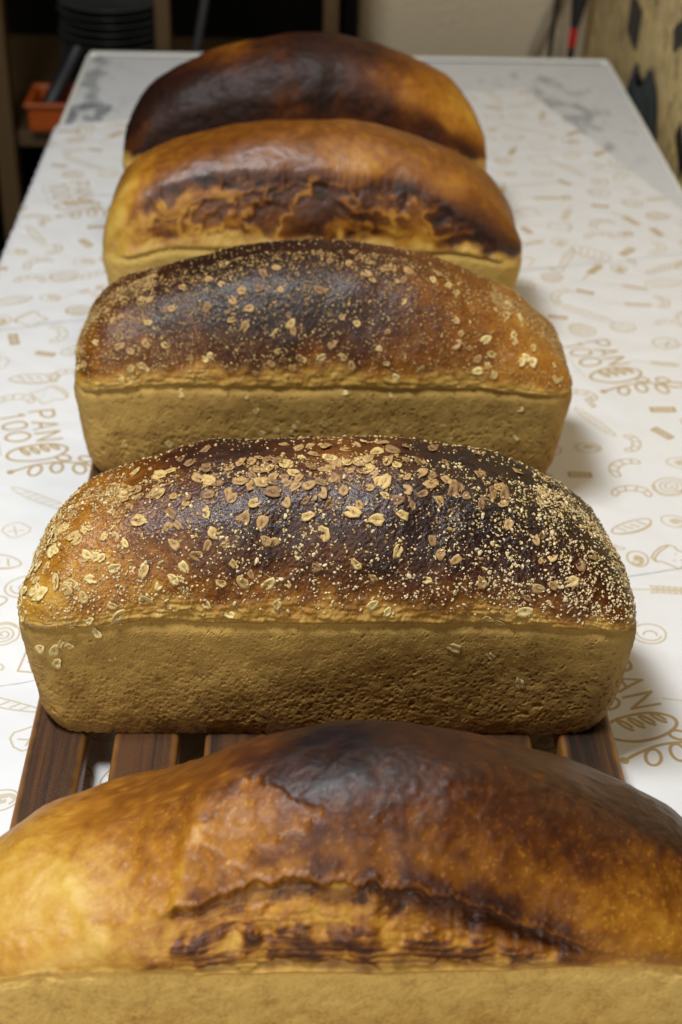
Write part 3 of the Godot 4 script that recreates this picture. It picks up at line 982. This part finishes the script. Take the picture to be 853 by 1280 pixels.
	for r in rows:
		var ra := maxi(r - 1, 0) * cols
		var rbk := mini(r + 1, rows - 1) * cols
		var v := (r - 1) / float(n_side)
		var ph := (r - seam) / float(n_dome)
		for c in cols:
			var i := r * cols + c
			var p := pos[i]
			var ca := c - 1 if c > 0 else cols - 2
			var cb := c + 1 if c < cols - 1 else 1
			var n := (pos[r * cols + cb] - pos[r * cols + ca]).cross(pos[rbk + c] - pos[ra + c])
			n = Vector3.UP if (r == rows - 1 or n.length_squared() < 1e-20) else n.normalized()
			if r == 0:
				n = Vector3.DOWN
			var P := p + off
			var nz := oz[c] / b
			var X := p.x / a
			var low := n_low.get_noise_3dv(P)
			var mid := n_mid.get_noise_3dv(P)
			var h := low * 0.0022
			var q := 0.0
			var color: Color
			if r <= seam:
				# the part that stood in the tin
				var fine := n_fine.get_noise_3dv(P)
				var blot := n_blot.get_noise_3dv(P)
				h *= smoothstep(0.0, 0.3, v) * 0.6
				var pitted := smoothstep(1.0, 0.25, v + blot * 0.35)
				if wholegrain:
					var wander := Vector3(fine, mid, blot) * 0.0009
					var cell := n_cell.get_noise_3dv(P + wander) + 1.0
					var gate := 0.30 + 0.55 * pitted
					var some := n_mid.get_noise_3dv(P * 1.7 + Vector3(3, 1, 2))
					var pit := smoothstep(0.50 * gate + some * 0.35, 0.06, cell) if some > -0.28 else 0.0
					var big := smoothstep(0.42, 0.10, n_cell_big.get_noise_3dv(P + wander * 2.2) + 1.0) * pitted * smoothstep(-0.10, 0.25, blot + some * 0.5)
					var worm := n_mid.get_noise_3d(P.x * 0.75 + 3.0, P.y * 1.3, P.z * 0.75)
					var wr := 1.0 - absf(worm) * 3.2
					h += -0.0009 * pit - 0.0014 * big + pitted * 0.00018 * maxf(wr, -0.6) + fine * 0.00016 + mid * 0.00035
					q = blot * 0.5 + mid * 0.30 + fine * 0.15 - pit * 0.5 - big * 0.6 + wr * 0.05  # pits are darkened in colour too, as the shade inside them
				else:
					h += mid * 0.0005 + fine * 0.00022
					q = blot * 0.35 + mid * 0.6 + fine * 0.7
				# rounded shoulder under the crease
				var fr := smoothstep(0.70, 1.0, absf(nz))
				h += -(0.0024 if k == 1 else 0.0013) * fr * smoothstep(0.955 if k == 1 else 0.93, 1.0, v + mid * 0.02) + 0.0008 * smoothstep(0.6, 0.9, v) * (1.0 - smoothstep(0.9, 1.0, v))
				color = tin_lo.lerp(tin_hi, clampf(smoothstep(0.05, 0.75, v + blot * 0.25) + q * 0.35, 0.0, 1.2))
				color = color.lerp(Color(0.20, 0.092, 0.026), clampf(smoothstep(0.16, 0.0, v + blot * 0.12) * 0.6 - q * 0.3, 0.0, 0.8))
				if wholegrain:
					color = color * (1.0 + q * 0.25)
				else:
					color = color.lerp(Color(0.24, 0.105, 0.025), clampf(-q * 0.22 - 0.01, 0.0, 0.28))
				q = 0.1
			else:
				var blot := n_blot.get_noise_3dv(P)
				var wy := 1.0 - (1.0 - ph) * nz
				# look the browning up with wandering borders
				var mx := clampf((X * 0.5 + 0.5 + blot * (0.008 if k == 1 else 0.018) + low * 0.02) * (MAP_W - 1), 0.0, MAP_W - 1.001)
				var my := clampf((wy * 0.5 + mid * 0.012 + blot * (0.010 if k == 1 else 0.02)) * (MAP_H - 1), 0.0, MAP_H - 1.001)
				var xi := int(mx)
				var yi := int(my)
				var mi := yi * MAP_W + xi
				q = lerpf(lerpf(map[mi], map[mi + 1], mx - xi), lerpf(map[mi + MAP_W], map[mi + MAP_W + 1], mx - xi), my - yi)
				q += blot * (0.03 if k == 1 else 0.07) + mid * 0.05
				h += mid * (0.00022 if k > 3 else 0.0004)
				var rim := 1.0 - smoothstep(0.015, 0.155 if wholegrain else 0.10, ph + blot * 0.06 + low * 0.04)
				var fr := smoothstep(0.70, 1.0, absf(nz))
				h += (0.0003 if k == 1 else 0.0008) * fr * rim * smoothstep(0.0, 0.02, ph) * (1.0 + mid * 1.2)
				if wholegrain:
					var fine := n_fine.get_noise_3dv(P)
					h += fine * 0.00030
					q += fine * 0.09 + mid * 0.05
					# a torn skin edge just above the crease
					var sk := n_str.get_noise_2d(p.x * 60.0 + k * 9.0, ph * 40.0)
					h += rim * 0.0011 * sk
					q = lerpf(q, 0.10 + 0.12 * blot + 0.12 * sk, rim * 0.85)
				else:
					q += (blot * 0.02 + mid * 0.06 + n_fine.get_noise_3dv(P) * 0.045) * (1.0 if k == 1 else 0.5)
					q = lerpf(q, 0.14 + 0.15 * blot, rim * 0.8)
				if lip.size() and nz > 0.0:
					var edge := spline(lip, X * 0.5 + 0.5) + 0.035 * n_str.get_noise_2d(p.x * 70.0, k * 5.0) + 0.012 * n_str.get_noise_2d(p.x * 330.0, k * 5.0)
					var dd := edge - wy
					var ds := spline(lip, X * 0.5 + 0.5) + 0.02 * blot - wy
					if k == 1:
						# torn split: a thin skin edge above stretched crumb that swells out again over the crease
						var span := smoothstep(0.02, 0.16, edge) * smoothstep(-0.52, -0.30, X + 0.10 * blot) * smoothstep(0.64, 0.40, X + 0.08 * blot)
						var inside := smoothstep(-0.006, 0.035, dd) * smoothstep(0.0, 0.08, wy) * span
						var tt := clampf(dd / maxf(edge, 0.02), 0.0, 1.0) + 0.16 * blot + 0.05 * mid
						var lump := n_str.get_noise_2d(p.x * 38.0 + blot * 0.8, wy * 7.0 + low)
						var grain := n_str.get_noise_2d(p.x * 20.0 + 9.0, wy * 44.0 + blot * 1.1 + mid * 0.3)
						var ridge := smoothstep(0.42, 0.62, tt) * (1.0 - smoothstep(0.80, 0.93, tt))
						h += 0.0016 * smoothstep(-0.16, 0.0, ds) * (1.0 - inside) * span + 0.0008 * span * smoothstep(-0.035, -0.012, dd) * smoothstep(0.012, -0.006, dd)
						h -= inside * ((0.0026 + 0.0012 * smoothstep(-0.2, 0.3, X)) * (1.0 - smoothstep(0.08, 0.55, tt)) - 0.0016 * ridge * (1.0 + lump) + 0.0014 * smoothstep(0.82, 0.92, tt) + 0.0008 * lump + 0.0004 * grain + 0.0004 * mid)
						var under := smoothstep(0.30 + 0.45 * smoothstep(0.0, 0.4, X), 0.04, tt) * (0.35 + 0.65 * smoothstep(-0.25, 0.15, X + 0.4 * blot))  # shadow painted together with browning into the strip below the lip
						var qi := 0.27 + 0.06 * smoothstep(-0.1, 0.3, X) - 0.13 * smoothstep(0.85, 0.95, tt) + 0.18 * mid + 0.16 * blot + 0.20 * maxf(0.0, grain) + 0.22 * smoothstep(0.05, 0.5, lump) + 0.40 * under - 0.22 * smoothstep(0.05, 0.0, tt)
						qi += 0.32 * ridge * smoothstep(-0.5, 0.4, grain * 0.7 + blot * 0.7) * (1.0 - smoothstep(0.30, 0.50, X)) + 0.45 * smoothstep(0.38, 0.48, X) * (1.0 - smoothstep(0.5, 0.6, X)) * smoothstep(-0.3, 0.2, blot)
						q = lerpf(q, clampf(qi, 0.06, 0.72), inside)
						q += 0.20 * smoothstep(-0.13, -0.03, ds) * smoothstep(0.0, -0.03, dd) * (1.0 - inside) * span * smoothstep(-0.3, 0.25, blot + X * 0.5)
					else:
						# a sunken, blistered and shiny band
						var inside := smoothstep(-0.07, 0.11, dd) * smoothstep(0.0, 0.08, wy)
						var warp := Vector3(low, blot, low) * 0.02
						var fold := n_str.get_noise_3d((P.x + warp.x) * 20.0, (P.y + warp.y) * 45.0, P.z * 25.0)
						var fold2 := 1.0 - 2.6 * absf(n_str.get_noise_3d((P.x + warp.y) * 20.0 + 7.0, (P.y + warp.x) * 36.0, P.z * 20.0))
						var amount := 1.0 if k == 4 else 0.45
						h -= inside * ((0.0028 if k == 4 else 0.0016) - amount * (0.0008 * fold + 0.0005 * fold2))
						if k == 4:
							q = lerpf(q, clampf(q - 0.02 - 0.30 * smoothstep(0.30, 0.95, fold2) + 0.22 * maxf(0.0, -fold) - 0.2 * maxf(0.0, fold), 0.2, 0.92), inside * smoothstep(1.0, 0.7, absf(X)))
						q += (0.14 if k == 4 else 0.05) * smoothstep(-0.07, 0.015, dd) * smoothstep(0.12, 0.0, dd) * smoothstep(-0.3, 0.2, blot + 0.15)
				if k == 1:
					# a flaked patch where the glossy skin came off, and a few blisters
					var pd := Vector2((p.x + 0.033) / 0.020, (wy - 0.745) / 0.18)
					var pr := pd.length() + 0.55 * blot + 0.25 * mid
					var peel := smoothstep(1.02, 0.93, pr)
					h -= 0.00055 * peel
					q = lerpf(q, q * 0.83, peel)
					var fold_d := p.x + 0.058 - 0.018 * (wy - 0.6) + 0.004 * blot
					var fold_l := exp(-(fold_d * fold_d) / 0.000014) * smoothstep(0.30, 0.48, wy) * smoothstep(1.05, 0.85, wy)
					var fold_e := p.x + 0.092 + 0.030 * (wy - 0.4) + 0.004 * blot
					fold_l += 0.8 * exp(-(fold_e * fold_e) / 0.000018) * smoothstep(0.15, 0.3, wy) * smoothstep(0.95, 0.7, wy)
					h += 0.0011 * fold_l
					q -= 0.10 * fold_l
					q -= 0.16 * smoothstep(0.35, 0.62, n_fine.get_noise_3dv(P * 0.9 + Vector3(5, 0, 1))) * smoothstep(0.1, 0.4, q)
					var bl := n_cell_big.get_noise_3dv(P * 0.55) + 1.0
					h += 0.0004 * smoothstep(0.30, 0.0, bl)
				if k > 3:
					var pucker := n_str.get_noise_3d(P.x * 55.0, P.y * 90.0, P.z * 70.0)
					h += (0.00055 if k == 4 else 0.0009) * pucker * smoothstep(-0.25, 0.3, blot + 0.1)
				q = clampf(q, 0.0, 1.0)
				color = ramp[int(q * 256.0)]
				color = color.lerp(tin_hi, rim * (0.65 if k != 1 else 0.3) * (1.0 - 0.5 * maxf(blot, 0.0)))
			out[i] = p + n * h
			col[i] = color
			bakes[i] = q
	# normals of the displaced surface
	var nor := PackedVector3Array()
	nor.resize(cols * rows)
	for r in rows:
		var ra := maxi(r - 1, 0) * cols
		var rbk := mini(r + 1, rows - 1) * cols
		for c in cols:
			var ca := c - 1 if c > 0 else cols - 2
			var cb := c + 1 if c < cols - 1 else 1
			var n := (out[r * cols + cb] - out[r * cols + ca]).cross(out[rbk + c] - out[ra + c])
			if n.length_squared() < 1e-22:
				nor[r * cols + c] = nor[ra + c] if r > 0 else Vector3.DOWN
			else:
				nor[r * cols + c] = n.normalized()
	for c in cols:
		nor[(rows - 1) * cols + c] = (nor[(rows - 2) * cols + c] + Vector3.UP * 0.6).normalized()
	return {"lower": rows_mesh(out, nor, col, cols, 0, seam), "upper": rows_mesh(out, nor, col, cols, seam, rows - 1), "pos": out, "nor": nor, "bake": bakes, "us": us, "cols": cols, "rows": rows, "seam": seam, "n_side": n_side, "n_dome": n_dome, "a": a, "per": per, "oz": oz, "b": b}


func rows_mesh(pos: PackedVector3Array, nor: PackedVector3Array, col: PackedColorArray, cols: int, r0: int, r1: int) -> ArrayMesh:
	var idx := PackedInt32Array()
	idx.resize((cols - 1) * (r1 - r0) * 6)
	var w := 0
	for r in r1 - r0:
		for c in cols - 1:
			var a := r * cols + c
			idx[w] = a; idx[w + 1] = a + cols; idx[w + 2] = a + cols + 1
			idx[w + 3] = a; idx[w + 4] = a + cols + 1; idx[w + 5] = a + 1
			w += 6
	var s := r0 * cols
	var e := (r1 + 1) * cols
	return arrays_mesh(pos.slice(s, e), nor.slice(s, e), idx, col.slice(s, e))


# ------------------------------------------------------------------ oat flakes and crumbs of grain
func oat_mesh(seed_: int) -> ArrayMesh:
	var g := RandomNumberGenerator.new()
	g.seed = seed_
	var sides := 12
	var pos := PackedVector3Array()
	var col := PackedColorArray()
	var curl := g.randf_range(0.05, 0.22)
	var twist := g.randf_range(-0.18, 0.18)
	var ragged := PackedFloat32Array()
	for k in sides:
		ragged.append(1.0 + g.randf_range(-0.24, 0.14))
	for ring in 4:
		for k in sides:
			var a := TAU * k / sides
			var rr: float = [0.0, 0.55, 1.0, 0.97][ring] * (ragged[k] if ring > 1 else 1.0)
			var x := cos(a) * rr
			var y := sin(a) * rr * 0.66 * (1.0 - 0.12 * cos(a))
			var groove := exp(-(y * y) / 0.008)
			var z := 0.12 + curl * (x * x * 0.6 + y * y * 1.6) + twist * x * y - 0.10 * groove * (1.0 - rr * 0.5) + g.randf_range(-0.06, 0.06)
			if ring == 3:
				z -= 0.10
			pos.append(Vector3(x, z, y))
			var t := 0.95 - 0.28 * groove * (1.0 if ring < 2 else 0.3) - (0.3 if ring == 3 else 0.0) + g.randf_range(-0.2, 0.18)
			col.append(Color(t, t * 0.98, t * 0.94))
	var st := SurfaceTool.new()
	st.begin(Mesh.PRIMITIVE_TRIANGLES)
	st.set_smooth_group(0)
	for i in pos.size():
		st.set_color(col[i])
		st.add_vertex(pos[i])
	for ring in 3:
		for k in sides:
			var p := ring * sides + k
			var q := ring * sides + (k + 1) % sides
			if ring > 0:
				for w in [p, q, p + sides]:
					st.add_index(w)
				for w in [q, q + sides, p + sides]:
					st.add_index(w)
			else:
				for w in [p, q + sides, p + sides]:
					st.add_index(w)
	st.generate_normals()
	return st.commit()


func crumb_mesh() -> ArrayMesh:
	var st := SurfaceTool.new()
	st.begin(Mesh.PRIMITIVE_TRIANGLES)
	var g := RandomNumberGenerator.new()
	g.seed = 5
	var t := (1.0 + sqrt(5.0)) / 2.0
	var v: Array[Vector3] = []
	for p in [Vector3(-1, t, 0), Vector3(1, t, 0), Vector3(-1, -t, 0), Vector3(1, -t, 0), Vector3(0, -1, t), Vector3(0, 1, t), Vector3(0, -1, -t), Vector3(0, 1, -t), Vector3(t, 0, -1), Vector3(t, 0, 1), Vector3(-t, 0, -1), Vector3(-t, 0, 1)]:
		v.append(p.normalized() * g.randf_range(0.82, 1.12))
	for f in [[0, 11, 5], [0, 5, 1], [0, 1, 7], [0, 7, 10], [0, 10, 11], [1, 5, 9], [5, 11, 4], [11, 10, 2], [10, 7, 6], [7, 1, 8], [3, 9, 4], [3, 4, 2], [3, 2, 6], [3, 6, 8], [3, 8, 9], [4, 9, 5], [2, 4, 11], [6, 2, 10], [8, 6, 7], [9, 8, 1]]:
		st.set_smooth_group(-1)
		for k in [0, 2, 1]:
			st.add_vertex(v[f[k]])
	st.generate_normals()
	return st.commit()


const FLAKES := [693,182, 608,195, 31,186, 34,178, 44,181, 39,165, 769,171, 759,167, 27,159, 19,161, 33,152, 53,157, 56,146, 10,151, 16,148, 20,146, 28,137, 42,132, 766,137, 3,130, 6,133, 16,133, 747,125, 754,129, 743,144, 752,148, 711,125, 13,122, 27,113, 43,113, 49,122, 56,125, 16,105, 30,106, 751,105, 729,124, 703,161, 711,156, 739,161, 679,172, 52,199, 55,178, 54,166, 38,185, 34,192, 581,200, 74,189, 66,189, 574,191, 81,194, 86,197, 86,182, 94,190, 95,199, 104,195, 92,177, 97,178, 107,181, 114,180, 119,175, 125,170, 117,165, 108,165, 83,170, 61,172, 93,165, 71,162, 89,156, 97,153, 118,156, 126,146, 75,149, 72,143, 80,143, 67,138, 61,132, 58,125, 84,132, 92,125, 78,122, 88,122, 100,120, 109,120, 122,128, 99,143, 102,142, 71,110, 102,171, 128,163, 125,187, 121,199, 529,197, 517,196, 536,191, 115,197, 524,195, 129,187, 58,157, 587,195, 507,200, 501,195, 495,189, 151,200, 156,192, 483,199, 165,195, 475,194, 463,190, 184,199, 143,192, 137,191, 149,182, 154,177, 147,173, 165,182, 164,173, 154,168, 172,171, 160,165, 167,163, 142,162, 150,154, 162,157, 180,168, 184,184, 193,176, 202,197, 200,171, 205,178, 176,144, 160,137, 141,130, 180,138, 187,135, 149,123, 174,123, 200,124, 441,187, 139,158, 135,172, 149,110, 178,109, 488,190, 138,185, 422,194, 211,189, 206,180, 211,176, 213,162, 230,162, 226,156, 228,144, 235,148, 265,158, 252,148, 244,134, 234,129, 227,125, 214,119, 222,118, 221,110, 328,154, 202,196, 203,103, 360,154, 760,82, 767,82, 1,87, 5,85, 767,69, 24,72, 8,101, 28,100, 19,95, 82,105, 104,110, 156,106, 207,74, 189,82, 210,101, 224,49]


func column_at(us: PackedFloat32Array, u: float) -> int:
	return clampi(us.bsearch(u), 0, us.size() - 2)


func strew(loaf: Node3D, g: Dictionary, k: int) -> void:
	rng.seed = 700 + k
	var pos: PackedVector3Array = g.pos
	var nor: PackedVector3Array = g.nor
	var us: PackedFloat32Array = g.us
	var cols: int = g.cols
	var meshes: Array[ArrayMesh] = []
	for i in 6:
		meshes.append(oat_mesh(40 + i))
	var tones: Array[StandardMaterial3D] = []
	for c in [Color(0.80, 0.61, 0.25), Color(0.62, 0.42, 0.15), Color(0.45, 0.265, 0.095), Color(0.28, 0.15, 0.055)]:
		tones.append(mat(c, 0.6, true))
	var where: Array[Vector2] = []
	if k == 2:
		for i in FLAKES.size() / 2:
			where.append(Vector2(FLAKES[i * 2] * 0.001, FLAKES[i * 2 + 1] * 0.01))
		for i in 62:
			where.append(Vector2(rng.randf_range(0.03, 0.215), 1.0 + rng.randf_range(0.74, 0.99)))
		for i in 34:
			where.append(Vector2(fposmod(-rng.randf_range(0.0, 0.10), g.per), 1.0 + rng.randf_range(0.05, 0.75)))
	else:
		for i in 150:
			var x := rng.randf()
			var t := rng.randf()
			where.append(Vector2(fposmod(-0.05 + x * 0.34, g.per), 1.05 + 0.95 * t) if i < 122 else Vector2(rng.randf_range(0.0, 0.26), rng.randf_range(0.35, 0.98)))
	for p in where:
		var c := column_at(us, p.x)
		var r: int = 1 + int(p.y * g.n_side) if p.y < 1.0 else g.seam + int((p.y - 1.0) * g.n_dome)
		r = clampi(r, 2, g.rows - 2)
		var at: Vector3 = pos[r * cols + c]
		var n := (nor[r * cols + c] + nor[(r - 1) * cols + c] + nor[(r + 1) * cols + c]).normalized()
		n = (n + Vector3(rng.randf_range(-0.22, 0.22), rng.randf_range(-0.22, 0.22), rng.randf_range(-0.22, 0.22))).normalized()
		var size := rng.randf_range(0.0026, 0.0047) * (1.0 if k == 2 else 0.9)
		var bx := n.cross(Vector3(rng.randf_range(-1, 1), rng.randf_range(-1, 1), rng.randf_range(-1, 1))).normalized()
		var basis := Basis(bx, n, bx.cross(n)).scaled_local(Vector3(size, size * rng.randf_range(0.8, 1.2), size * rng.randf_range(0.85, 1.1)))
		var q: float = g.bake[r * cols + c] + rng.randf_range(-0.28, 0.28) + (0.12 if p.y > 1.6 else 0.0)
		var tone := 0 if q < 0.42 else 1 if q < 0.66 else 2 if q < 0.95 else 3
		if p.y < 1.0 and k == 3:
			basis = basis.scaled_local(Vector3(0.8, 0.5, 0.8))
		put("oat_flake", meshes[rng.randi_range(0, 5)], tones[tone], loaf, at - n * size * 0.03, basis)
	# fine crumbs of grain
	var spots: Array[Transform3D] = []
	var tints := PackedColorArray()
	var tries := 0
	var want := 11500 if k == 2 else 13000
	var pick := FastNoiseLite.new()
	pick.seed = 77 + k
	pick.frequency = 90.0
	pick.fractal_octaves = 2
	var front := column_at(us, g.per * 0.62)
	while spots.size() < want and tries < 40000:
		tries += 1
		var c := rng.randi_range(0, cols - 2)
		var t := rng.randf()
		if t > 0.97 and rng.randf() < 0.5:
			continue
		var r: int = g.seam + int(t * g.n_dome)
		r = clampi(r, g.seam + 1, g.rows - 3)
		var at: Vector3 = pos[r * cols + c]
		var X: float = at.x / g.a
		var facing: float = g.oz[c] / g.b
		var w := 1.0 - (1.0 - t) * facing
		var dens := 0.0
		if k == 2:
			dens = 0.58 + 0.42 * smoothstep(0.15, 0.6, X) + 1.3 * smoothstep(0.70, 0.98, w) + 0.22 * smoothstep(-0.5, -0.9, X)
			dens -= 0.12 * smoothstep(0.45, 0.25, w) * smoothstep(0.3, 0.0, X)
		else:
			dens = 0.65 + 1.6 * smoothstep(0.6, 0.95, w) + 0.2 * smoothstep(0.2, -0.6, X) - 0.35 * smoothstep(0.3, 0.9, X) * smoothstep(0.9, 0.5, w)
		dens *= 0.35 + 0.95 * smoothstep(-0.4, 0.4, pick.get_noise_3dv(at))
		dens *= smoothstep(0.02, 0.17, t) * (1.0 - 0.6 * smoothstep(1.2, 1.8, w))
		# fewer where the ring of columns shrinks
		dens *= 0.35 + 0.65 * (1.0 - t)
		if rng.randf() > dens:
			continue
		var n: Vector3 = nor[r * cols + c]
		var size := lerpf(0.00026, 0.00080, pow(rng.randf(), 2.0))
		if rng.randf() < 0.06:
			size *= 1.6
		if k == 3:
			size *= 0.85
		var bx := n.cross(Vector3(rng.randf_range(-1, 1), rng.randf_range(-1, 1), rng.randf_range(-1, 1))).normalized()
		var jitter := bx * rng.randf_range(-0.0011, 0.0011) + bx.cross(n) * rng.randf_range(-0.0011, 0.0011)
		var basis := Basis(bx, n, bx.cross(n)).scaled_local(Vector3(size * rng.randf_range(0.9, 1.5), size * rng.randf_range(0.55, 0.9), size * rng.randf_range(0.7, 1.0)))
		spots.append(Transform3D(basis, at + n * size * 0.35 + jitter))
		var light := rng.randf()
		var pale := 0.22 + 0.5 * smoothstep(0.75, 0.25, w) + 0.2 * smoothstep(0.3, 0.7, X) if k == 2 else 0.25 + 0.3 * smoothstep(0.7, 0.2, w)
		if light < pale:
			tints.append((Color(0.72, 0.56, 0.30) if k == 2 else Color(0.56, 0.38, 0.13)) * rng.randf_range(0.8, 1.1))
		elif light < 0.88:
			tints.append((Color(0.50, 0.33, 0.11) if k == 2 else Color(0.40, 0.24, 0.075)) * rng.randf_range(0.7, 1.1))
		else:
			tints.append(Color(0.25, 0.13, 0.045) * rng.randf_range(0.7, 1.2))
	var mm := MultiMesh.new()
	mm.transform_format = MultiMesh.TRANSFORM_3D
	mm.use_colors = true
	mm.mesh = crumb_mesh()
	mm.instance_count = spots.size()
	for i in spots.size():
		mm.set_instance_transform(i, spots[i])
		mm.set_instance_color(i, tints[i])
	var o := MultiMeshInstance3D.new()
	o.name = "grain_crumbs"
	o.multimesh = mm
	o.material_override = mat(Color(1, 1, 1), 0.55, true)
	o.set_meta("kind", "stuff")
	loaf.add_child(o, true)
